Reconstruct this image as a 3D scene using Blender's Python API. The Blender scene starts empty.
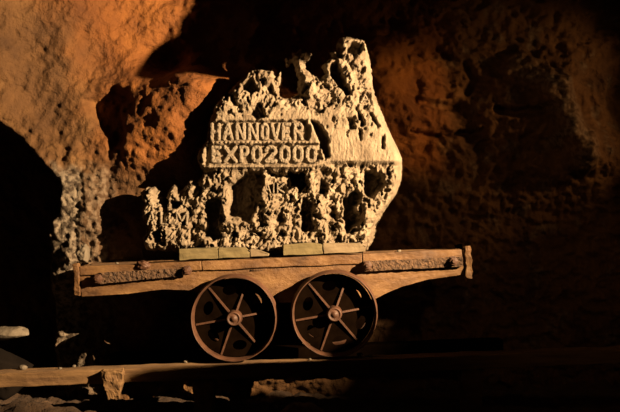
import bpy, math, random
import numpy as np
from mathutils import Vector
random.seed(4)
SC = bpy.context.scene
COL = SC.collection
D0, PX, ZC = 5.0, 200.0, 1.1          # camera distance to the cart's face, pixels per metre there, eye height

def P(px, py, Y=0.0):
    k = (D0 + Y) / D0 / PX
    return Vector(((px - 310) * k, Y, ZC + (206 - py) * k))

# ------------------------------------------------------------------ noise
_rng = np.random.RandomState(7)
_perm = np.concatenate([_rng.permutation(256)] * 3)
_g = _rng.normal(size=(256, 3)); _g /= np.linalg.norm(_g, axis=1)[:, None]
def perlin(x, y, z):
    x, y, z = np.broadcast_arrays(*[np.asarray(a, float) for a in (x, y, z)])
    xi, yi, zi = [np.floor(a).astype(int) for a in (x, y, z)]
    xf, yf, zf = x - xi, y - yi, z - zi
    f = lambda t: t * t * t * (t * (t * 6 - 15) + 10)
    u, v, w = f(xf), f(yf), f(zf)
    xi &= 255; yi &= 255; zi &= 255
    def gr(a, b, c):
        g = _g[_perm[_perm[_perm[xi + a] + yi + b] + zi + c]]
        return g[..., 0] * (xf - a) + g[..., 1] * (yf - b) + g[..., 2] * (zf - c)
    L = lambda a, b, t: a + t * (b - a)
    return L(L(L(gr(0,0,0), gr(1,0,0), u), L(gr(0,1,0), gr(1,1,0), u), v),
             L(L(gr(0,0,1), gr(1,0,1), u), L(gr(0,1,1), gr(1,1,1), u), v), w)
def fbm(x, y, z=0.0, o=4, ridge=False):
    s, a = 0, 1.0
    for i in range(o):
        n = perlin(x * 2 ** i + 17 * i, y * 2 ** i + 5 * i, z * 2 ** i + 3.3 * i)
        s = s + a * ((1 - 2.4 * np.abs(n)) - .6 if ridge else n * 1.6)
        a *= .52
    return s
def sstep(a, b, x):
    t = np.clip((x - a) / (b - a), 0, 1); return t * t * (3 - 2 * t)

# ------------------------------------------------------------------ distances
def poly_sdf(X, Z, pts):              # positive inside
    n = len(pts); d = np.full(np.shape(X), 1e9); ins = np.zeros(np.shape(X), bool)
    for i in range(n):
        ax, az = pts[i]; bx, bz = pts[(i + 1) % n]
        ex, ez = bx - ax, bz - az
        t = np.clip(((X - ax) * ex + (Z - az) * ez) / (ex * ex + ez * ez + 1e-12), 0, 1)
        d = np.minimum(d, np.hypot(X - ax - t * ex, Z - az - t * ez))
        c = ((az > Z) != (bz > Z)) & (X < (bx - ax) * (Z - az) / ((bz - az) if bz != az else 1e-12) + ax)
        ins ^= c
    return np.where(ins, d, -d)
def line_dist(X, Z, pts):
    d = np.full(np.shape(X), 1e9)
    for (ax, az), (bx, bz) in zip(pts[:-1], pts[1:]):
        ex, ez = bx - ax, bz - az
        t = np.clip(((X - ax) * ex + (Z - az) * ez) / (ex * ex + ez * ez + 1e-12), 0, 1)
        d = np.minimum(d, np.hypot(X - ax - t * ex, Z - az - t * ez))
    return d

# ------------------------------------------------------------------ objects
def link(name, verts, faces, mat, parent=None, smooth=True, crease=None):
    me = bpy.data.meshes.new(name); me.from_pydata(verts, [], faces); me.update()
    if smooth: me.polygons.foreach_set('use_smooth', [True] * len(me.polygons))
    if mat: me.materials.append(mat)
    o = bpy.data.objects.new(name, me); COL.objects.link(o)
    if parent: o.parent = parent
    return o
def tag(o, label=None, cat=None, group=None, kind=None):
    if label: o['label'] = label
    if cat: o['category'] = cat
    if group: o['group'] = group
    if kind: o['kind'] = kind
    return o
def empty(name, loc, roty=0):
    o = bpy.data.objects.new(name, None); COL.objects.link(o)
    o.location = loc; o.rotation_euler = (0, roty, 0); o.empty_display_size = .1
    return o

def solid_relief(sdf, bbox, res, front, back):
    """solid with the outline sdf>0 in the x-z plane, front and back faces given as y(x,z,d)"""
    x0, z0, x1, z1 = bbox
    xs = np.arange(x0, x1 + res, res); zs = np.arange(z0, z1 + res, res)
    X, Z = np.meshgrid(xs, zs)
    d = sdf(X, Z)
    dc = (d[:-1, :-1] + d[1:, :-1] + d[:-1, 1:] + d[1:, 1:]) / 4
    inc = dc > 0
    gz, gx = np.gradient(d, res)
    gn = np.hypot(gx, gz) + 1e-9
    H, W = X.shape
    cnt = np.zeros((H, W), int)
    for a in (0, 1):
        for b in (0, 1):
            cnt[a:H - 1 + a, b:W - 1 + b] += inc
    bd = (cnt > 0) & (cnt < 4)
    mv = np.clip(-d, -res * .9, res * .9)
    X = np.where(bd, X + gx / gn * mv, X); Z = np.where(bd, Z + gz / gn * mv, Z)
    d = np.where(bd, 0, d)
    idx = -np.ones((H, W), int); used = cnt > 0; idx[used] = np.arange(used.sum())
    N = used.sum()
    xu, zu, du = X[used], Z[used], d[used]
    F = np.stack([xu, front(xu, zu, du), zu], 1); B = np.stack([xu, back(xu, zu, du), zu], 1)
    verts = np.concatenate([F, B]).tolist()
    r, c = np.nonzero(inc)
    a, b, e, f = idx[r, c], idx[r, c + 1], idx[r + 1, c + 1], idx[r + 1, c]
    faces = np.stack([a, b, e, f], 1).tolist() + (np.stack([f, e, b, a], 1) + N).tolist()
    ip = np.pad(inc, 1)
    for dr, dcc, (p, q) in ((-1, 0, (a, b)), (0, 1, (b, e)), (1, 0, (e, f)), (0, -1, (f, a))):
        m = ~ip[r + 1 + dr, c + 1 + dcc]
        p, q = p[m], q[m]
        faces += np.stack([q, p, p + N, q + N], 1).tolist()
    return verts, faces

def box_v(x0, x1, y0, y1, z0, z1, n=(1, 1, 1), rough=0, fr=8, seed=0, bev=.004, taper=None):
    """box with subdivided faces, slightly rounded arrises and worn surfaces"""
    import bmesh
    bm = bmesh.new(); bmesh.ops.create_cube(bm, size=1)
    for v in bm.verts:
        v.co = Vector(((x0 + x1) / 2 + v.co.x * (x1 - x0), (y0 + y1) / 2 + v.co.y * (y1 - y0), (z0 + z1) / 2 + v.co.z * (z1 - z0)))
    if bev: bmesh.ops.bevel(bm, geom=bm.edges[:], offset=bev, segments=2, affect='EDGES', profile=.6)
    for ax, k in enumerate(n):
        lo, hi = ((x0, x1), (y0, y1), (z0, z1))[ax]
        no = Vector((0, 0, 0)); no[ax] = 1
        for i in range(1, k):
            co = Vector((0, 0, 0)); co[ax] = lo + (hi - lo) * i / k
            bmesh.ops.bisect_plane(bm, geom=bm.verts[:] + bm.edges[:] + bm.faces[:], plane_co=co, plane_no=no)
    V = np.array([v.co[:] for v in bm.verts])
    if rough:
        for ax in range(3):
            V[:, ax] += rough * fbm(V[:, 0] * fr + seed, V[:, 1] * fr * 2 + ax * 9, V[:, 2] * fr * 2, 3)
    if taper: V = taper(V)
    bm.verts.index_update(); 
    Fs = [[v.index for v in f.verts] for f in bm.faces]; bm.free()
    return V.tolist(), Fs
def box(name, mat, parent, *a, **k):
    V, F = box_v(*a, **k)
    return link(name, V, F, mat, parent, smooth=False)

def lathe_v(profile, axis_c, n=48):
    """revolve [(r, y)] about the y axis at (cx, cz)"""
    V, F = [], []; m = len(profile)
    for i in range(n):
        t = 2 * math.pi * i / n
        for r, y in profile: V.append((axis_c[0] + r * math.cos(t), y, axis_c[1] + r * math.sin(t)))
    for i in range(n):
        for j in range(m - 1):
            a, b = i * m + j, i * m + j + 1; c, d = ((i + 1) % n) * m + j + 1, ((i + 1) % n) * m + j
            F.append((a, b, c, d))
    return V, F

def rock(name, mat, c, r, seed, parent=None, rough=.28, lumps=2.2, sub=4, flat=None):
    import bmesh
    bm = bmesh.new(); bmesh.ops.create_icosphere(bm, subdivisions=sub, radius=1)
    V = np.array([v.co[:] for v in bm.verts]); F = [[v.index for v in f.verts] for f in bm.faces]; bm.free()
    rs = np.random.RandomState(seed)
    s = 1 + rough * fbm(V[:, 0] * lumps + seed * 3.1, V[:, 1] * lumps, V[:, 2] * lumps, 4)
    V = V * s[:, None]
    for k in range(9):                                   # knock flat facets off
        n = rs.normal(size=3); n /= np.linalg.norm(n); h = .72 + .15 * rs.rand()
        dd = V @ n - h
        V -= np.outer(np.clip(dd, 0, None), n) * .85
    V *= np.array(r)
    if flat is not None: V[:, 2] = np.maximum(V[:, 2], flat)
    o = link(name, V.tolist(), F, mat, parent); o.location = c
    return o

# ------------------------------------------------------------------ materials
def mat(name, c1, c2, scale=6, stretch=(1, 1, 1), rough=.85, bump=.3, bscale=60, dist=.01, c3=None, sp=.5, attr=None, attrcol=None, metal=0, pos=(.3, .7)):
    AL = .55
    c1, c2 = [c * AL for c in c1], [c * AL for c in c2]; c3 = c3 and [c * AL for c in c3]
    if attrcol: attrcol = [[c * AL for c in q] for q in attrcol]
    m = bpy.data.materials.new(name); m.use_nodes = True
    nt = m.node_tree; N, L = nt.nodes, nt.links
    b = N['Principled BSDF']; b.inputs['Roughness'].default_value = rough; b.inputs['Metallic'].default_value = metal
    b.inputs['Specular IOR Level'].default_value = sp
    tc = N.new('ShaderNodeTexCoord'); mp = N.new('ShaderNodeMapping'); mp.inputs['Scale'].default_value = stretch
    L.new(tc.outputs['Object'], mp.inputs['Vector'])
    n = N.new('ShaderNodeTexNoise'); n.inputs['Scale'].default_value = scale; n.inputs['Detail'].default_value = 8; n.inputs['Roughness'].default_value = .62
    L.new(mp.outputs[0], n.inputs['Vector'])
    r = N.new('ShaderNodeValToRGB'); e = r.color_ramp.elements
    e[0].position, e[1].position = pos
    e[0].color = (*c1, 1); e[1].color = (*c2, 1)
    if c3:
        x = e.new(.5); x.color = (*c3, 1)
    L.new(n.outputs['Fac'], r.inputs['Fac'])
    out = r.outputs['Color']
    if attr:
        at = N.new('ShaderNodeAttribute'); at.attribute_name = attr
        n3 = N.new('ShaderNodeTexNoise'); n3.inputs['Scale'].default_value = 34; n3.inputs['Detail'].default_value = 6
        L.new(tc.outputs['Object'], n3.inputs['Vector'])
        r3 = N.new('ShaderNodeValToRGB'); r3.color_ramp.elements[0].position = .42; r3.color_ramp.elements[1].position = .58
        r3.color_ramp.elements[0].color = (*attrcol[0], 1); r3.color_ramp.elements[1].color = (*attrcol[1], 1)
        L.new(n3.outputs['Fac'], r3.inputs['Fac'])
        mx = N.new('ShaderNodeMix'); mx.data_type = 'RGBA'
        L.new(at.outputs['Fac'], mx.inputs['Factor']); L.new(out, mx.inputs['A']); L.new(r3.outputs['Color'], mx.inputs['B'])
        out = mx.outputs['Result']
        a2 = N.new('ShaderNodeAttribute'); a2.attribute_name = 'orange_tint'
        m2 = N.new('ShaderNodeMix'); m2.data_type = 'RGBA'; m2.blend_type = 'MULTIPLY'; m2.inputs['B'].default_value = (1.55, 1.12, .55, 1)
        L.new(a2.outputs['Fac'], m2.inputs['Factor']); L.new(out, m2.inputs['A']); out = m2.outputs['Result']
    L.new(out, b.inputs['Base Color'])
    n2 = N.new('ShaderNodeTexNoise'); n2.inputs['Scale'].default_value = bscale; n2.inputs['Detail'].default_value = 10; n2.inputs['Roughness'].default_value = .62
    L.new(mp.outputs[0], n2.inputs['Vector'])
    bp = N.new('ShaderNodeBump'); bp.inputs['Strength'].default_value = bump; bp.inputs['Distance'].default_value = dist
    L.new(n2.outputs['Fac'], bp.inputs['Height']); L.new(bp.outputs[0], b.inputs['Normal'])
    return m
M_salt = mat('pale_salt', (.19, .138, .088), (.48, .39, .27), 14, (1, 1, .6), .8, .8, 95, .010, sp=.2)
M_letter = mat('worn_salt', (.19, .15, .10), (.36, .30, .22), 20, (1, 1, 1), .75, .5, 130, .004, sp=.3)
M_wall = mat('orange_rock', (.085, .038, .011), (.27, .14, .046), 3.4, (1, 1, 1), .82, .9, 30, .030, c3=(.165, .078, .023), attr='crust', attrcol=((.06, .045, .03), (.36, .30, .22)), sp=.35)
M_dirt = mat('brown_dirt', (.04, .02, .008), (.14, .08, .038), 9, (1, 1, 1), .95, .8, 60, .02)
M_iron = mat('rusty_painted_plate', (.06, .026, .010), (.34, .19, .07), 7, (.7, 1, 1.3), .65, .7, 45, .010, c3=(.20, .10, .034), sp=.4)
M_strap = mat('pitted_rust', (.035, .018, .009), (.22, .12, .055), 45, (1, 1, 1), .75, 1., 110, .012, sp=.4)
M_rust = mat('rust_wheel', (.05, .020, .009), (.15, .066, .032), 22, (1, 1, 1), .6, .5, 90, .004, sp=.4)
M_black = mat('shade_black', (.004, .0022, .0012), (.010, .0055, .003), 12, (1, 1, 1), 1, .3, 60, .004, sp=.0)  # near black; puts the shade of wheel discs and far beam into the colour
M_wood = mat('grey_green_wood', (.14, .11, .042), (.30, .235, .10), 7, (1, 4, 6), .85, .4, 60, .004)
M_wood2 = mat('pale_new_wood', (.20, .14, .075), (.36, .28, .16), 7, (1, 4, 6), .85, .4, 60, .004)
M_beam = mat('brown_timber', (.13, .065, .022), (.36, .21, .08), 6, (.5, 3, 6), .85, .5, 50, .006)
M_stone = mat('grey_stone', (.12, .095, .06), (.28, .235, .17), 12, (1, 1, 1), .85, .6, 50, .01)

M_shade_rock = mat('shade_black_rock', (.006, .004, .003), (.014, .010, .007), 5, (1, 1, 1), .95, .5, 30, .01, sp=.1)  # near black: boulder's shade in colour, and light blockers that bounce nothing
# ------------------------------------------------------------------ the inscribed rock
OUT = [(145,250),(142,240),(147,228),(141,216),(144,204),(140,194),(146,187),(154,187),(160,193),(163,200),(167,193),(171,186),(177,185),
 (181,190),(186,184),(190,180),(197,181),(203,174),(200,166),(197,156),(201,148),(207,141),(208,127),(213,110),(221,98),(229,91),(236,83),(244,78),
 (251,71),(262,70),(273,71),(277,78),(281,71),(282,79),(279,88),(280,97),(289,98),(297,94),(298,80),(295,68),(293,62),(286,66),(285,59),(291,58),(292,53),
 (297,53),(300,49),(307,51),(312,53),(309,58),(306,60),(305,68),(312,75),(321,78),(325,74),(322,66),(327,61),(333,58),(330,52),(337,52),(336,46),(339,38),
 (346,36),(355,39),(365,40),(366,46),(369,56),(372,70),(373,84),(375,95),(380,108),(386,122),(392,136),(398,148),(402,158),(403,168),(402,180),(397,194),
 (390,204),(383,214),(377,226),(375,236),(372,244),(366,251),(250,256)]
HOLES = [  # (polygon, depth m)
 ([(229,186),(246,173),(262,171),(266,178),(262,192),(259,206),(250,223),(239,218),(227,216),(232,198)], .13), ([(268,172),(276,172),(300,175),(299,184),(285,193),(270,194),(266,180)], .06),
 ([(206,202),(214,197),(223,200),(221,212),(219,226),(223,238),(214,241),(205,236),(208,222)], .12),
 ([(364,170),(382,174),(385,184),(371,199),(363,194)], .11),
 ([(342,199),(355,188),(363,197),(355,208),(360,221),(346,234),(343,215)], .11),
 ([(288,172),(306,173),(308,186),(300,192),(292,183)], .09),
 ([(302,197),(314,203),(312,216),(316,230),(303,234),(300,212)], .08),
 ([(346,47),(353,43),(363,44),(364,53),(355,58),(346,56)], .10),
 ([(329,66),(337,62),(341,74),(347,88),(352,98),(344,97),(336,86),(330,78)], .10),
 ([(311,122),(318,123),(328,137),(330,158),(325,161),(320,147)], .09),
 ([(366,113),(371,114),(380,129),(376,131)], .06), ([(355,111),(359,112),(365,127),(360,128)], .07),
 ([(357,130),(362,131),(361,143),(358,143)], .06), ([(380,137),(384,138),(383,151),(379,150)], .05),
 ([(243,86),(253,79),(260,92),(252,96),(245,93)], .09), ([(249,116),(258,107),(266,119),(258,121)], .07),
 ([(230,95),(234,94),(240,108),(234,108)], .05), ([(255,73),(258,73),(260,85),(256,84)], .05),
 ([(267,89),(273,87),(276,97),(270,97)], .06), ([(259,104),(263,106),(269,120),(261,116)], .06),
 ([(301,96),(305,98),(308,108),(303,107)], .05), ([(345,119),(353,118),(355,130),(348,132)], .06),
 ([(162,196),(170,200),(168,211),(163,206)], .07), ([(172,200),(184,203),(178,210),(172,208)], .08),
 ([(154,232),(164,226),(163,240),(156,244)], .08), ([(197,186),(204,184),(203,196),(196,200),(192,194)], .06),
 ([(320,178),(329,184),(326,200),(318,193)], .06), ([(329,207),(336,205),(337,222),(330,220)], .05),
 ([(277,212),(283,208),(286,222),(279,226)], .05), ([(357,94.5),(370.5,94.5),(370.5,106),(357,106)], .022),
 ([(356,81),(370,81),(370,92),(356,92)], .018),
 ([(205.5,145.5),(321,144),(322,160),(312,166),(206,166)], .042), ([(209,123),(307,121),(312,132),(309,142.5),(209,142.5)], .036),
]
YS = .18                                     # the plane of the rock's face
kS = (D0 + YS) / D0 / PX
def s2p(X, Z): return 310 + X / kS, 206 - (Z - ZC) / kS
def stone_front(X, Z, d):
    u, v = s2p(X, Z)
    dp = d / kS
    e = np.clip(dp / 11, 0, 1); dome = .12 * (1 - np.sqrt(1 - (1 - e) ** 2 * .999))     # rounded towards the outline
    plate = sstep(172, 168, v + 1.5 * fbm(u / 9, v / 30, 1) + 6 * sstep(310, 330, u)) * np.maximum(sstep(112, 120, v) * sstep(332, 320, u), sstep(132, 142, v))
    edge_r = sstep(330, 350, u) * sstep(9, 5, dp)
    low = sstep(167, 173, v + 6 * sstep(310, 330, u))
    y = -.115 + dome * 1.15
    y += low * .035 - .012 * low * fbm(u / 26, v / 26, 3.3, 2)
    up = 1 - sstep(100, 122, v)
    wu = 2.5 * fbm(u / 9, v / 9, 44, 2); u0, v0 = u, v; u, v = u + wu, v + 2.5 * fbm(u / 9, v / 9, 54, 2)
    rg = .65 * fbm(u / 13.0 + .3 * v / 13, v / 15.0, 4.1, 4, True) + .5 * fbm(u / 7, v / 9, 14.1, 3)
    rg2 = fbm(u / 3.0 + .12 * v, v / 6.0, 8.7, 2, True) * .8; u, v = u0, v0
    big = fbm(u / 20, v / 24, 6.6, 2)
    rough_amt = .012 + .040 * low + .026 * up
    rough_amt = rough_amt * (1 - .80 * plate) * (1 - .7 * edge_r)
    y -= rough_amt * (rg * .68 + rg2 * .40)
    y += .045 * (low + .6 * up) * np.clip(-big, 0, 1)
    # honeycomb pits of dissolved salt
    pit = sstep(.30, .60, fbm(u / 7.0 + 40, v / 8.5, 2.2, 3)) * .42
    y += pit * .12 * np.clip(low + up + .45 * (1 - plate), 0, 1) * (1 - edge_r)
    y += .0035 * fbm(u / 1.8, v / 6, 5, 2) * plate
    for bu, bv, ru, rv, h in ((271, 206, 8, 20, .06), (366, 216, 6, 18, .045), (227, 214, 4.5, 16, .04), (391, 180, 6, 14, .02), (311, 182, 6, 10, .04), (319, 212, 6, 16, .035), (350, 92, 5, 12, .03)):
        y -= h * np.exp(-((u - bu) / ru) ** 2 - ((v - bv) / rv) ** 2)
    wob = 1.3 * fbm(u / 5, v / 5, 9.1, 2)
    for poly, dep in HOLES:
        x0, x1 = min(p[0] for p in poly) - 4, max(p[0] for p in poly) + 4; z0, z1 = min(p[1] for p in poly) - 4, max(p[1] for p in poly) + 4
        m = (u > x0) & (u < x1) & (v > z0) & (v < z1)
        sd = poly_sdf(u[m], v[m], poly) + (wob[m] if dep > .03 else .2 * wob[m])
        y[m] += dep * (1.6 if dep > .065 else 1.15 if dep > .045 else 1.0) * sstep(-.6, 1.5 if dep < .03 else 2.2, sd)
    # raised rim round the left of the lower line, dotted ridge between the lines
    rim = line_dist(u, v, [(207,143.5),(202,146),(201,162),(205,168),(250,167.5),(310,167),(322,165)])
    y -= .012 * np.clip(1 - rim / 2.4, 0, 1)
    rid = line_dist(u, v, [(212,143.6),(306,143.6)])
    y -= .012 * np.clip(1 - rid / 1.2, 0, 1) * (.6 + .5 * np.sin(u * 1.5))
    return np.clip(y, np.where(v > 239, -.088, -1), .04 + .082 * np.sqrt(1 - (1 - np.clip(dp / 30, 0, 1)) ** 2) - .022 * np.clip(fbm(u / 7, v / 7, 31, 4) + .2, 0, 1.2))
def stone_back(X, Z, d):
    e = np.clip(d / kS / 30, 0, 1)
    u, v = s2p(X, Z)
    return .05 + .085 * np.sqrt(1 - (1 - e) ** 2) + .004 * fbm(u / 20, v / 20, 12, 3) * e
def stone_sdf(X, Z):
    u, v = s2p(X, Z)
    sd = poly_sdf(u, v, OUT)
    hi = sstep(398, 370, u)
    return (sd + (1.1 * fbm(u / 5, v / 5, 0, 3) + .7 * fbm(u / 2, v / 2, 3, 1)) * hi) * kS
x0, x1 = (136 - 310) * kS, (408 - 310) * kS
z0, z1 = ZC + (206 - 258) * kS, ZC + (206 - 32) * kS
V, F = solid_relief(stone_sdf, (x0, z0, x1, z1), .75 * kS, stone_front, stone_back)
rock_o = link('salt_rock', V, F, M_salt)
rock_o.location = (0, YS, 0)
tag(rock_o, 'tall pale jagged salt rock carved with HANNOVER EXPO 2000 standing on the mine cart', 'rock')

# letters
def arc(cx, cy, rx, ry, a0, a1, n=12):
    return [(cx + rx * math.cos(math.radians(a0 + (a1 - a0) * i / n)), cy + ry * math.sin(math.radians(a0 + (a1 - a0) * i / n))) for i in range(n + 1)]
G = {
 'H': [[(0,0),(0,1)], [(1,0),(1,1)], [(0,.5),(1,.5)]],
 'A': [[(0,0),(.5,1),(1,0)], [(.22,.36),(.78,.36)]],
 'N': [[(0,0),(0,1),(1,0),(1,1)]],
 'O': [arc(.5,.70,.5,.30,0,180)+arc(.5,.30,.5,.30,180,360)+[(1,.7)]],
 'V': [[(0,1),(.5,0),(1,1)]],
 'E': [[(1,1),(0,1),(0,0),(1,0)], [(0,.5),(.8,.5)]],
 'R': [[(0,0),(0,1),(.6,1)]+arc(.6,.75,.4,.25,90,-90)+[(0,.5)], [(.45,.5),(1,0)]],
 'X': [[(0,0),(1,1)], [(0,1),(1,0)]],
 'P': [[(0,0),(0,1),(.6,1)]+arc(.6,.74,.4,.26,90,-90)+[(0,.48)]],
 '2': [arc(.5,.72,.5,.28,170,-20)+[(0,0),(1,0)]],
 'K': [[(0,0),(0,1)], [(1,1),(0,.45),(1,0)]],
 'I': [[(.5,0),(.5,1)]],
 'L': [[(0,1),(0,0),(1,0)]],
 'M': [[(0,0),(0,1),(.5,.3),(1,1),(1,0)]],
}
G['0'] = G['O']
def letter(ch, u0, u1, v0, v1, hw, yf, depth, seed):
    """one carved letter: px box, stroke half width px, local y of its face"""
    a, b, c, d = u0 + hw, u1 - hw, v0 + hw, v1 - hw
    if ch == 'I': a = b = (u0 + u1) / 2
    strokes = [[(a + x * (b - a), d - y * (d - c)) for x, y in s] for s in G[ch]]
    def sd(X, Z):
        u, v = s2p(X, Z); q = np.full(u.shape, 1e9)
        for s in strokes: q = np.minimum(q, line_dist(u, v, s))
        return (hw - q + .28 * fbm(u / 2.2 + seed, v / 2.2, seed, 2)) * kS
    def fr(X, Z, dd):
        u, v = s2p(X, Z); dp = dd / kS
        return yf + .008 * (1 - sstep(0, 1.2, dp)) + .004 * fbm(u / 2.4, v / 2.4, seed, 2)
    bb = ((u0 - 1.5 - 310) * kS, ZC + (206 - v1 - 1.5) * kS, (u1 + 1.5 - 310) * kS, ZC + (206 - v0 + 1.5) * kS)
    V, F = solid_relief(sd, bb, .35 * kS, fr, lambda X, Z, dd: np.full(X.shape, yf + depth))
    return link('letter', V, F, M_letter, rock_o)
row1 = zip('HANNOVER', [211.5,223.3,236,248.3,260.6,270.3,281.5,293], [222.3,235,247,259.6,269.8,281.2,291.5,304])
for i, (ch, a, b) in enumerate(row1): letter(ch, a, b, 123.8, 142, 1.95, -.098, .08, i * 1.7)
row2 = zip('EXPO2000', [212.3,224,240,251.5,264.5,279,292,305], [223,239,250.5,263.2,278,290.8,303.6,317])
for i, (ch, a, b) in enumerate(row2): letter(ch, a, b, 146, 164, 2.15, -.098, .08, 20 + i * 1.7)
letter('A', 359, 369, 96, 105, 1.15, -.098, .06, 41); letter('K', 358, 368, 82.5, 91.5, 1.1, -.098, .06, 43)
for i, (ch, a, b) in enumerate(zip('AIK', [264.5,272.4,277], [271.5,275.6,285])): letter(ch, a, b, 183.5, 193.5, .85, -.085, .14, 50 + i)
for i, (ch, a, b) in enumerate(zip('ALM', [149,162,177.5], [159,171,190])): letter(ch, a, b, 211, 225, 1.25, -.095, .14, 60 + i)

# ------------------------------------------------------------------ the mine cart
TILT = -math.radians(2.45)
PIV = P(276, 357, 0)
cart = empty('mine_cart', PIV, TILT)
tag(cart, 'low flat rusty mine cart on spoked flanged wheels carrying the inscribed salt rock', 'mine cart')
def cx(px): return (px - 276) / PX
TOP = .498; DEP = .32
XL, XR = cx(84), cx(468)
# front side: upper lip board, plate below, lower edge
def wav(V): return V
def belly(V):
    V = V.copy(); zb = np.interp(V[:, 0], [cx(u) for u in (84, 130, 165, 195, 225, 378, 388, 404, 430, 468)], [.342, .346, .362, .350, .27, .268, .292, .322, .353, .372])
    V[:, 2] = zb + V[:, 2] * (TOP - .045 - zb); V[:, 2] += .0015 * fbm(V[:, 0] * 30, 0, 5, 2); return V
box('side_plate', M_iron, cart, XL, XR, .012, .03, 0, 1, n=(90, 1, 8), rough=.003, fr=5, seed=3, taper=belly, bev=0)
box('side_plate', M_iron, cart, XL, XR, DEP - .04, DEP - .012, .345, TOP - .045, n=(20, 1, 2), rough=.004, fr=5, seed=4)
for (a, b, s, dz) in ((XL, cx(205), 1, 0), (cx(206), cx(366), 2, .001), (cx(367), XR - .01, 3, .004)):
    box('top_rail', M_iron, cart, a, b, -.004, .07, TOP - .05, TOP + dz - .004, n=(28, 2, 2), rough=.004, fr=7, seed=s)
box('top_rail', M_iron, cart, XL, XR, DEP - .07, DEP + .004, TOP - .05, TOP - .004, n=(20, 1, 1), rough=.003)
for k in range(6):
    a = XL + .01 + (XR - XL - .02) * k / 6
    box('deck_plank', M_beam, cart, a + .004, a + (XR - XL - .02) / 6 - .004, .071, DEP - .071, TOP - .035, TOP - .006, n=(4, 4, 1), rough=.003, seed=k)
for x, l in ((XL - .028, 0), (XR + .012, 0)):
    for y in (-.012, DEP - .04):
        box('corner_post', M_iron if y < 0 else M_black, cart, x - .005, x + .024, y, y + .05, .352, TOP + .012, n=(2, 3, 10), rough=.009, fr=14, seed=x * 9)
    box('end_beam', M_iron, cart, x - .0, x + .02, .038, DEP - .04, .38, TOP - .01, n=(1, 8, 3), rough=.004)
# pitted straps bolted along the side
def strap(xa, xb, za, zb, ha, hb, seed, bolts):
    def tp(V):
        t = (V[:, 0] - xa) / (xb - xa); V = V.copy()
        V[:, 2] = (za + (zb - za) * t) + (V[:, 2] - .5) * (ha + (hb - ha) * t); return V
    Vv, Ff = box_v(xa, xb, -.020, .012, 0, 1, n=(70, 2, 8), rough=0, bev=.004)
    Vv = tp(np.array(Vv)); Vv[:, 1] -= .006 * fbm(Vv[:, 0] * 60, Vv[:, 2] * 60, seed, 2) * (Vv[:, 1] < 0); Vv[:, 2] += .0025 * fbm(Vv[:, 0] * 30, 0, seed, 2)
    s = link('iron_strap', Vv.tolist(), Ff, M_strap, cart, smooth=False)
    for (bx, bz) in bolts:
        Vb, Fb = lathe_v([(0, -.062), (.008, -.062), (.010, -.058), (.010, -.05), (.019, -.048), (.021, -.044), (.021, -.030), (.019, -.026), (.026, -.024), (.027, -.016), (.0, -.016)], (bx, bz), 6 if bx < 9 else 20)
        link('bolt', Vb, Fb, M_rust, s, smooth=False)
def lz(px, py):                       # photo point on the cart's face to the cart's own x, z
    w = P(px, py, -.02) - Vector(PIV)
    c, s_ = math.cos(TILT), math.sin(TILT)
    return (w.x * c - w.z * s_, w.x * s_ + w.z * c)
(a, za), (b, zb) = lz(99, 278.5), lz(182, 272)
strap(a, b, za, zb, .056, .038, 1, [lz(98, 279), lz(187, 270.5)])
(a, za), (b, zb) = lz(363, 266.5), lz(463, 261.5)
strap(a, b, za, zb, .050, .048, 2, [lz(367, 265.5), lz(453, 261)])
x, z = lz(143, 266)
r_ = rock('clamp', M_rust, (x, .0, z), (.035, .03, .028), 5, cart, rough=.5, lumps=3)
# crack-like weld bead on the middle of the plate
def tube_v(pts, r, n=6):
    V, F = [], []
    for i, p in enumerate(pts):
        for k in range(n):
            t = 2 * math.pi * k / n; V.append((p[0] , p[1] + r * math.cos(t), p[2] + r * math.sin(t)))
    for i in range(len(pts) - 1):
        for k in range(n): F.append((i*n+k, i*n+(k+1)%n, (i+1)*n+(k+1)%n, (i+1)*n+k))
    F.append(tuple(range(n))[::-1]); F.append(tuple(range((len(pts)-1)*n, len(pts)*n)))
    return V, F
pts = [(lz(u, v)[0], .011, lz(u, v)[1]) for u, v in ((250,271),(257,270.5),(262,270),(266,268),(270,264),(272,261))]
link('weld_bead', *tube_v(pts, .005), M_strap, cart)

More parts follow.
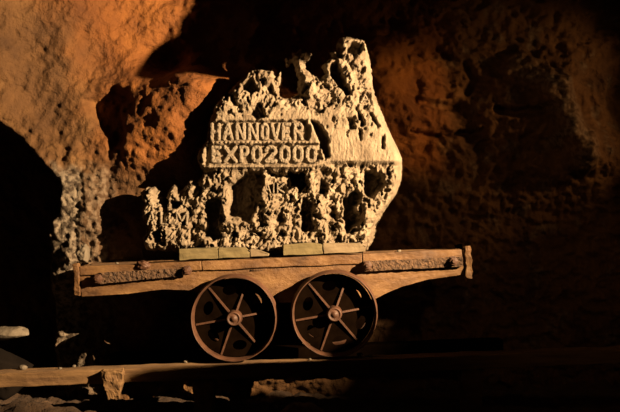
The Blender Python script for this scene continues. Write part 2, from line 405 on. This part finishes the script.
# wheels
RT = .210
def make_wheel(wx, wz, y0, sgn, M1=None):
    """rim with flange on the inner side; sgn -1 = outer face towards -y"""
    y = lambda t: y0 + sgn * -t       # t grows towards the outer face
    prof = [(RT - .012, y(.0)), (RT + .005, y(.0)), (RT + .006, y(.008)), (RT + .002, y(.014)), (RT, y(.018)), (RT - .002, y(.092)), (RT - .004, y(.095)), (RT - .0055, y(.095)),
            (RT - .007, y(.092)), (RT - .012, y(.02)), (RT - .012, y(.0)), (RT - .012, y(.0))]
    V, F = lathe_v([(r, yy - wz * 0) for r, yy in prof], (0, 0), 96)
    A = np.array(V); A *= (1 + .006 * fbm(A[:, 0] * 26, A[:, 1] * 20, A[:, 2] * 26, 2))[:, None] ** np.array([1, 0, 1])
    w = link('wheel', A.tolist(), F, M_rust, cart); w.location = (wx, 0, wz)
    if sgn > 0: pass
    def sdd(X, Z):
        r = np.hypot(X, Z); d = np.minimum(RT - .015 - r, r - .03)
        for k in range(6):
            a = math.radians(98 + 60 * k)
            hx, hz = .138 * math.cos(a), .138 * math.sin(a)
            tx, tz = -math.sin(a), math.cos(a)
            q = np.hypot(((X - hx) * math.cos(a) + (Z - hz) * math.sin(a)) * 1.25, ((X - hx) * tx + (Z - hz) * tz) * .85)
            d = np.minimum(d, q - .030)
        return d
    ya, yb = sorted((y(.006), y(.018)))
    V, F = solid_relief(sdd, (-RT, -RT, RT, RT), .004, lambda X, Z, d: np.full(X.shape, ya), lambda X, Z, d: np.full(X.shape, yb))
    link('wheel_disc', V, F, M_black, w, smooth=False)  # disc coloured near black in place of the rim's shade
    for k in range(6):
        a = math.radians(128 + 60 * k)
        Vs, Fs = box_v(.034, RT - .016, -.0045, .0045, -.5, .5, n=(8, 1, 1), bev=0)
        A = np.array(Vs); t = (A[:, 0] - .03) / (RT - .045)
        hgt = .024 - .016 * t
        yy = np.where(A[:, 2] > 0, .016 + hgt, .016)
        xx, ww = A[:, 0], A[:, 1]
        A = np.stack([xx * math.cos(a) - ww * math.sin(a), y0 - sgn * yy, xx * math.sin(a) + ww * math.cos(a)], 1)
        link('spoke', A.tolist(), Fs, M_rust, w, smooth=False)
    V, F = lathe_v([(0, y(.082)), (.012, y(.082)), (.014, y(.077)), (.026, y(.076)), (.030, y(.082)), (.034, y(.078)), (.036, y(.06)), (.040, y(.02)), (.040, y(-.01)), (0, y(-.01))], (0, 0), 32)
    h = link('hub', V, F, M_rust, w)
    return w
WX = []
for (px, py) in ((235, 315), (334, 310)):
    wx, wz = lz(px, py)[0], RT + .002
    WX.append(wx)
    make_wheel(wx, wz, -.036, 1)
    # far wheel faces the other way
    make_wheel(wx, wz, DEP + .030, -1)
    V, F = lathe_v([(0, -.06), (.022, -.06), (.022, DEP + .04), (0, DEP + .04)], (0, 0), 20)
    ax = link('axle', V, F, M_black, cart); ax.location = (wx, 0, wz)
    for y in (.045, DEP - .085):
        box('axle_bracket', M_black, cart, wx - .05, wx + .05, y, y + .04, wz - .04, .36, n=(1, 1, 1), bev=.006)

# timber blocks wedged under the rock on the cart's front edge
cardeckz = lambda px: 0
def block(u0, u1, h, label, m, ya=.012, yb=.084, cut=None, seed=0, lift=0):
    xa, xb = (u0 - 276) / PX * 1.002, (u1 - 276) / PX * 1.002
    def tp(V):
        V = V.copy()
        if cut:
            t = (V[:, 0] - xa) / (xb - xa); zz = (V[:, 2])
            V[:, 2] = np.where(zz > h * .5, np.minimum(zz, np.interp(t, [c[0] for c in cut], [c[1] * h for c in cut])), zz)
        return V
    Vv, Ff = box_v(xa, xb, ya, yb, 0, h, n=(16, 3, 3), rough=.0035, fr=12, seed=seed, taper=tp, bev=.003)
    mid = (xa + xb) / 2
    A = np.array(Vv); A[:, 0] -= mid
    o = link('wooden_block', A.tolist(), Ff, m, smooth=False)
    o.rotation_euler = (0, TILT, 0)
    c, s_ = math.cos(TILT), math.sin(TILT)
    loc = Vector(PIV) + Vector((mid * c + (TOP + .007) * s_, 0, -mid * s_ + (TOP + .007) * c))
    o.location = loc
    tag(o, label, 'wooden block', 'timber blocks wedged under the rock'); return o
block(183.5, 222, .053, 'grey-green timber block at the far left of those wedged under the rock', M_wood, seed=1)
block(222.8, 254, .051, 'grey-green timber block with slanted right end, second from left under the rock', M_wood, cut=[(0, 1), (.85, .95), (1, .45)], seed=2)
block(254.8, 273, .040, 'short pale splintered timber wedge left of the gap under the rock', M_wood2, cut=[(0, 1), (.4, .8), (1, .25)], seed=3)
block(288, 327, .058, 'dark green-grey timber block just right of the gap under the rock', M_wood, cut=[(0, .9), (.7, 1), (1, .8)], seed=4)
block(327.8, 370, .052, 'pale timber block at the right end of those under the rock', M_wood2, cut=[(0, 1), (.9, .85), (1, .5)], seed=5)

# ------------------------------------------------------------------ track
def track(name, ya, yb, x0, x1, h, label, m, seed, n=(200, 3, 3)):
    Vv, Ff = box_v(x0, x1, ya, yb, -h, 0, n=n, rough=.004, fr=9, seed=seed, bev=.006)
    o = link(name, Vv, Ff, m, smooth=False); o.location = PIV + Vector((0, 0, -.004)); o.rotation_euler = (0, TILT + .004, 0)
    return tag(o, label, 'rail beam')
front_beam = track('track_beam', -.165, -.035, -2.5, 2.5, .068, 'long front timber beam under the near wheels, crossing the whole picture', M_beam, 2)
track('track_beam', DEP + .008, DEP + .12, -.9, 1.2, .068, 'far timber beam under the rear wheels, its shade painted in near black', M_black, 7, n=(40, 1, 1))  # near-black colour stands for the shade behind the wheels
xa = (114 - 310) / 206 - PIV.x
def tpc(V):
    V = V.copy(); t = np.clip(-V[:, 2] / .135, 0, 1); V[:, 0] = xa + (V[:, 0]) * (1 - .5 * t ** 1.5) + .004 * t; V[:, 2] += t * .012 * fbm(V[:, 0] * 60, 0, 4, 2); return V
Vv, Ff = box_v(-.052, .052, -.215, -.164, -.135, .002, n=(10, 3, 10), rough=.010, fr=16, seed=31, taper=tpc)
cl = link('cleat', Vv, Ff, M_beam, front_beam, smooth=False); cl['label'] = 'splintered lighter wooden cleat nailed to the face of the beam'
# sleeper stub that carries the near beam
w = P(116, 380, -.1)
def tp(V):
    V = V.copy(); t = np.clip((.0 - V[:, 2]) / .3, 0, 1); V[:, 0] += (V[:, 0] - 0) * (-.28 * t); return V
bz = PIV.z - .004 - (w.x - PIV.x) * math.sin(TILT + .004) - .072
for (px, lab) in ((205, 'shaded wooden stub holding up the front beam below the left wheel'), (470, 'dark wooden stub holding up the right half of the front beam')):
    X = (px - 310) / 204
    zt = PIV.z - .076 - (X - PIV.x) * math.tan(TILT + .004) * 1.0
    Vv, Ff = box_v(-.052, .052, -.062, .062, -zt - .02, 0, n=(4, 4, 8), rough=.012, fr=16, seed=px, taper=tp)
    o = link('wooden_stub', Vv, Ff, M_beam, smooth=False); o.location = (X, -.10, zt); tag(o, lab, 'support')

# ------------------------------------------------------------------ cave wall behind
CTRL = [  # px, py, Y
 (-160,-60,.10),(-160,80,.15),(0,-60,.25),(0,0,.28),(0,60,.28),(0,110,.32),(60,0,.38),(60,60,.40),(60,110,.42),(40,140,.36),(80,140,.37),(110,60,.50),(140,20,.55),(185,-20,.66),
 (170,60,.66),(120,110,.41),(150,110,.38),(150,150,.31),(190,90,.31),(160,110,.33),(205,100,.30),(175,130,.29),(190,140,.28),(230,60,.72),(252,55,.85),(235,95,.42),(215,110,.31),(260,20,.85),(300,-60,.75),(300,60,.80),(260,150,.48),
 (70,180,.33),(90,180,.34),(110,180,.34),(75,230,.34),(92,225,.34),(110,230,.34),(92,262,.345),(130,190,.34),(130,240,.345),(180,190,.36),(180,240,.37),(250,250,.47),(92,320,.52),(200,320,.55),
 (380,90,.50),(400,70,.56),(400,120,.56),(425,100,.64),(440,90,.70),(440,150,.74),(480,110,.76),(520,60,.66),(520,110,.62),(560,90,.52),(575,140,.50),(540,150,.74),(600,100,.72),(640,100,.95),
 (480,0,.62),(560,-20,.55),(640,0,.7),(400,0,.72),(400,200,.70),(480,220,.74),(560,220,.76),(640,220,.8),(400,320,.68),(500,330,.72),(620,330,.72),(760,100,1.0),(760,300,.8),(300,430,.6),(600,430,.7),
]
YW = .6
def wall_mesh():
    kk = (D0 + YW) / D0 / PX
    us = np.arange(-230, 860, 1.7); vs = np.arange(-150, 432, 1.7)
    U, Vv = np.meshgrid(us, vs)
    C = np.array(CTRL, float)
    num = np.zeros(U.shape); den = np.zeros(U.shape)
    for cx_, cy_, y_ in C:
        ww = 1 / ((U - cx_) ** 2 + (Vv - cy_) ** 2 + 160) ** 1.7
        num += ww * y_; den += ww
    Y = num / den
    # deep recess at the left, cut in under the bulge
    rec = [(-400,40),(-40,96),(0,118),(20,131),(40,149),(57,165),(70,181),(74,196),(72,210),(65,222),(62,240),(60,300),(60,500),(-400,500)]
    wob = 2.2 * fbm(U / 14, Vv / 14, 3, 3)
    sd = poly_sdf(U, Vv, rec) + wob
    Y += .75 * sstep(-2, 16, sd) ** .8
    # roof shelf to the upper right
    X = (U - 310) * kk; Z = ZC + (206 - Vv) * kk
    calm = sstep(215, 120, U) * sstep(165, 120, Vv)                       # smoother scraped face, upper left
    cr = sstep(55, 68, U) * sstep(130, 114, U) * sstep(160, 178, Vv + 6 * fbm(U / 8, Vv / 8, 4, 2))
    near = sstep(120, 160, U) * sstep(240, 200, U) * sstep(75, 95, Vv) * sstep(260, 200, Vv)
    ld = line_dist(U, Vv, [(222,84),(204,100),(186,126),(160,156),(140,176)])
    xe = np.interp(Vv, [70, 85, 98, 110, 150, 175, 190], [246, 231, 220, 211, 196, 193, 150])
    Y -= np.interp(Vv, [70, 90, 130, 160, 190], [.0, .15, .11, .06, .0]) * np.exp(-(ld / 44) ** 2) * sstep(9, -5, U - xe)
    Y -= .055 * (1 - .6 * calm) * (1 - .7 * near) * fbm(U / 70, Vv / 60, 1.5, 4)
    Y -= (.030 - .019 * calm - .012 * near - .020 * cr) * fbm(U / 16, Vv / 16, 2.5, 3) + .008 * fbm(U / 5, Vv / 5, .5, 3) * (1 + cr)
    # slanting machine-tool grooves on the upper left
    Y += .0028 * calm * np.sin((U * .80 + Vv * .42 + 5 * fbm(U / 40, Vv / 40, 7, 2)) / 1.9)
    # torn hollow between bulge and lit patch
    h1 = poly_sdf(U, Vv, [(92,103),(104,98),(118,92),(134,94),(140,104),(128,112),(134,130),(132,148),(122,150),(108,132),(98,120)]) + wob
    Y += .10 * sstep(-3, 6, h1)
    # crusted pillars
    for x_, w_ in ((76.5, 15), (102.5, 12.5)):
        dd = np.abs(U - x_ - 1.5 * fbm(Vv / 26, x_, 0, 2)) / w_
        Y -= .045 * np.clip(1 - dd ** 4, 0, 1) ** .6 * sstep(160, 185, Vv) * sstep(420, 300, Vv)
    cr = sstep(55, 68, U) * sstep(130, 114, U) * sstep(160, 178, Vv + 6 * fbm(U / 8, Vv / 8, 4, 2))
    Y -= .010 * cr * fbm(U / 6, Vv / 8, 1, 4)
    # right hand ledges, cracks, hanging lump
    rr = sstep(395, 420, U)
    Y -= .030 * rr * fbm(U / 17, Vv / 13, 5, 4, True)
    for pts, w_, dp in (([(412,131),(440,134),(470,131),(486,128)], 3.2, .09), ([(418,100),(440,104),(462,104)], 6, .07), ([(500,108),(520,112),(548,108)], 7, .10),
                        ([(470,60),(478,78),(472,90)], 6, .06), ([(440,48),(452,55)], 5, .05)):
        ld = line_dist(U, Vv, pts) + .5 * wob
        Y += dp * sstep(w_, w_ * .2, ld)
    lump = line_dist(U, Vv, [(520,66),(548,82),(560,104),(568,128),(578,150),(580,158)]) + wob
    Y -= .11 * np.sqrt(np.clip(1 - (lump / 17) ** 2, 0, 1)) 
    lump2 = line_dist(U, Vv, [(486,100),(492,116),(488,128)]) + wob
    Y -= .06 * np.sqrt(np.clip(1 - (lump2 / 10) ** 2, 0, 1))
    Y -= .012 * sstep(395, 420, U) * sstep(150, 175, Vv) * fbm(U / 6, Vv / 34, 9, 3, True)
    Y -= np.clip((-30 - Vv) / 120, 0, 1) ** 2 * .6                          # curls into the roof
    k2 = (D0 + Y) / D0 / PX
    H, W = U.shape
    verts = np.stack([X, Y, Z], -1).reshape(-1, 3)
    i = np.arange(H * W).reshape(H, W)
    faces = np.stack([i[:-1, :-1], i[1:, :-1], i[1:, 1:], i[:-1, 1:]], -1).reshape(-1, 4)
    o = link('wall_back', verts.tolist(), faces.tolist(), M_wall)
    at = o.data.attributes.new('crust', 'FLOAT', 'POINT')
    spots = sstep(.25, .6, fbm(U / 22, Vv / 22, 11, 4)) * .35
    lumpc = np.clip(1 - lump / 20, 0, 1) * .5
    at.data.foreach_set('value', np.clip(cr * (.9 - .45 * sstep(90, 96, U)) + spots * rr + lumpc, 0, 1).ravel().astype(np.float32))
    st = np.maximum(sstep(70, 150, U + .35 * (120 - Vv) + 18 * fbm(U / 30, Vv / 30, 21, 3)) * sstep(470, 430, U) * sstep(185, 160, Vv), 0)  # more orange across the upper middle of the wall
    a2 = o.data.attributes.new('orange_tint', 'FLOAT', 'POINT'); a2.data.foreach_set('value', np.clip(st, 0, 1).ravel().astype(np.float32))
    tag(o, kind='structure'); return o
wall_mesh()

# floor of rubble
def hfield(name, x0, x1, y0, y1, step, f, m):
    xs = np.arange(x0, x1, step); ys = np.arange(y0, y1, step)
    X, Y = np.meshgrid(xs, ys); Z = f(X, Y)
    H, W = X.shape; i = np.arange(H * W).reshape(H, W)
    faces = np.stack([i[:-1, :-1], i[:-1, 1:], i[1:, 1:], i[1:, :-1]], -1).reshape(-1, 4)
    return tag(link(name, np.stack([X, Y, Z], -1).reshape(-1, 3).tolist(), faces.tolist(), m), kind='structure')
def floor_z(X, Y):
    z = .05 + .03 * fbm(X * 2, Y * 2, 0, 3) + .02 * fbm(X * 14, Y * 14, 2, 4)
    bank = np.exp(-((X + 1.35) / .62) ** 2) * np.exp(-((Y + .42) / .17) ** 2) * .135
    bank2 = np.exp(-((X + .03) / .16) ** 2) * np.exp(-((Y + .42) / .16) ** 2) * .15
    back = sstep(.5, .9, Y) * .08 + 0
    return z + bank + bank2 + back
hfield('floor', -3.2, 3.4, -1.6, 1.9, .014, floor_z, M_dirt)
hfield('floor', -3.6, 3.6, -7.5, -1.59, .08, lambda X, Y: .05 + .05 * fbm(X * 2, Y * 2, 0, 4), M_dirt)
o = hfield('ceiling', -3.6, 3.6, -7.5, 1.6, .05, lambda X, Y: 2.75 + .25 * fbm(X, Y, 0, 5), M_wall)

# loose stones
FLAT = rock('loose_stone', M_stone, P(6, 333, .30), (.135, .09, .035), 3); tag(FLAT, 'flat pale slab of rock lying in the dark at the left edge', 'stone')
b = rock('loose_stone', M_stone, Vector(P(83.5, 255.5, .17)), (.035, .04, .05), 8); b.location.z += .004; tag(b, 'small rounded grey-green stone sitting on the left end of the cart', 'stone')
DK = rock('boulder', M_shade_rock, P(0, 372, .30), (.15, .11, .135), 13); tag(DK, 'boulder coloured near black as shade under the flat pale slab at the left edge', 'stone')
def on_beam(px, y, r, seed, lab, sy=None, grp='crumbs of rock on the front beam'):
    X = (px - 310) / (200 * D0 / (D0 + y))
    zt = PIV.z - .004 - (X - PIV.x) * math.tan(TILT + .004)
    o = rock('rock_crumb', M_stone, (X, y, zt + r * .55), (r * 1.3, r, r * .8), seed, sub=2); tag(o, lab, 'stone', grp)
on_beam(23, -.06, .019, 1, 'largest pale crumb of rock near the left end of the front beam')
on_beam(60, -.10, .008, 2, 'tiny crumb left of the wooden cleat on the front beam')
on_beam(203*.0+74, -.05, .009, 3, 'small crumb just left of the wooden cleat top on the front beam')
on_beam(360, -.05, .014, 4, 'crumb of rock right behind the right wheel foot on the front beam')
on_beam(370, -.09, .009, 5, 'smaller crumb right of the right wheel on the front beam')
on_beam(353, -.11, .008, 6, 'tiny crumb below the right edge of the right wheel')
on_beam(310, -.118, .007, 7, 'tiny crumb on the beam between the two near wheels')
on_beam(186, -.05, .012, 8, 'thin crumb left of the left wheel on the front beam')
def on_cart(px, y, r, seed, lab):
    X = (px - 276) / PX; c, s_ = math.cos(TILT), math.sin(TILT)
    loc = Vector(PIV) + Vector((X * c + (TOP + r * .4) * s_, y, -X * s_ + (TOP + r * .4) * c))
    tag(rock('rock_crumb', M_stone, loc, (r * 1.3, r, r * .7), seed, sub=2), lab, 'stone', 'crumbs of rock on the cart')
on_cart(404, .03, .010, 11, 'little crumb on the cart top right of the salt rock')
on_cart(120, .03, .008, 12, 'little crumb on the cart top near its left end')

# ------------------------------------------------------------------ light
LAMP = Vector((2.9, -2.4, 2.15))
def lamp(name, loc, tgt, power, color, size, blend, radius):
    l = bpy.data.lights.new(name, 'SPOT'); l.energy = power; l.color = color; l.spot_size = math.radians(size); l.spot_blend = blend; l.shadow_soft_size = radius
    o = bpy.data.objects.new(name, l); COL.objects.link(o); o.location = loc
    o.rotation_euler = (Vector(tgt) - Vector(loc)).to_track_quat('-Z', 'Y').to_euler(); return o
lamp('flood_lamp', LAMP, (-.75, .3, 1.3), 4500, (1, .67, .37), 40, .6, .008)
lamp('right_wall_fill', (2.55, -.35, 1.8), (1.2, .7, 1.6), 48, (1, .52, .20), 50, 1, .05)  # added fill for the right wall and its hanging lump
lamp('front_fill', (1.6, -3.0, 2.3), (1.35, .6, 1.05), 26, (1, .54, .24), 44, 1, .08)  # unseen fill added to lift the right wall and beam top
lamp('amber_fill', (2.15, -.4, 1.9), (.60, .6, 1.64), 85, (1, .52, .18), 25, 1, .05)  # added fill that makes the orange patch right of the rock

# unseen rock slabs added beside the lamp to block and shape its beam
def blocker(name, targets, close, frac, seed, thick=.22):
    """silhouette edge seen from the lamp, continued to the floor or roof"""
    ax = (Vector((-.6, .3, 1.3)) - LAMP).normalized(); dist = (Vector((-.6, .3, 1.3)) - LAMP).length * frac
    right = ax.cross(Vector((0, 0, 1))).normalized(); upv = right.cross(ax)
    pts = []
    for t in targets:
        if len(t) == 2: pts.append((t[0] * dist, t[1] * dist)); continue
        dv = Vector(t) - LAMP; dv *= dist / dv.dot(ax)
        pts.append((dv.dot(right), dv.dot(upv)))
    pts = pts + close
    xs = [p[0] for p in pts]; zs = [p[1] for p in pts]
    def sd(X, Z): return poly_sdf(X, Z, pts) + .0025 * fbm(X * 14, Z * 14, seed, 3)
    V, F = solid_relief(sd, (min(xs) - .05, min(zs) - .05, max(xs) + .05, max(zs) + .05), .012,
        lambda X, Z, d: -.5 * thick * np.sqrt(np.clip(d / .2, 0, 1)) + .04 * fbm(X * 6, Z * 6, seed, 4) * np.clip(d / .05, 0, 1),
        lambda X, Z, d: .5 * thick * np.sqrt(np.clip(d / .2, 0, 1)) + .001)
    c = LAMP + ax * dist
    Vw = [tuple(c + right * v[0] + ax * v[1] + upv * v[2]) for v in V]
    return tag(link(name, Vw, F, M_shade_rock), kind='structure')
# upper spur: its edge falls along the diagonal on the wall
UP = [P(90, -420, .3), P(205, -60, .6), P(188, 0, .64), P(172, 36, .6), P(150, 58, .52), P(126, 76, .48), P(104, 92, .45),
      (-.022, .112), (0, .108), (.036, .1085), (.072, .111), (.083, .136), (.112, .138), (.132, .136), (.138, .090), (.198, .088), (.19, .106), (.185, .09), (.185, .06), (.19, .03), (.198, .01), (.19, -.01), (.178, -.04), (.174, -.08), (.182, -.13), (.194, -.17), (.207, -.19), (.209, -.225), (.32, -.26), (.9, -.28)]
blocker('light_blocker', UP, [(1.1, 1.1), (-.3, 1.1)], .30, 1)
LO = [(-.124, -.9), (-.121, -.30), (-.120, -.210), (-.053, -.241), (.017, -.277), (.045, -.264), (.09, -.262), (.125, -.30), (.142, -.346), (.34, -.454), (.8, -.70)]
blocker('light_blocker', LO, [(1.1, -1.6), (-.13, -1.6)], .26, 2)

w = bpy.data.worlds.new('World'); SC.world = w; w.use_nodes = True
w.node_tree.nodes['Background'].inputs[0].default_value = (1, .55, .28, 1); w.node_tree.nodes['Background'].inputs[1].default_value = .012

cam = bpy.data.cameras.new('Camera'); co = bpy.data.objects.new('Camera', cam); COL.objects.link(co)
co.location = (0, -D0, ZC); co.rotation_euler = (math.pi / 2, 0, 0)
cam.sensor_width = 36; cam.lens = 36 * D0 * PX / 620
SC.camera = co
vs = SC.view_settings; vs.view_transform = 'Standard'; vs.look = 'None'; vs.gamma = 1; vs.exposure = 0; vs.use_curve_mapping = False
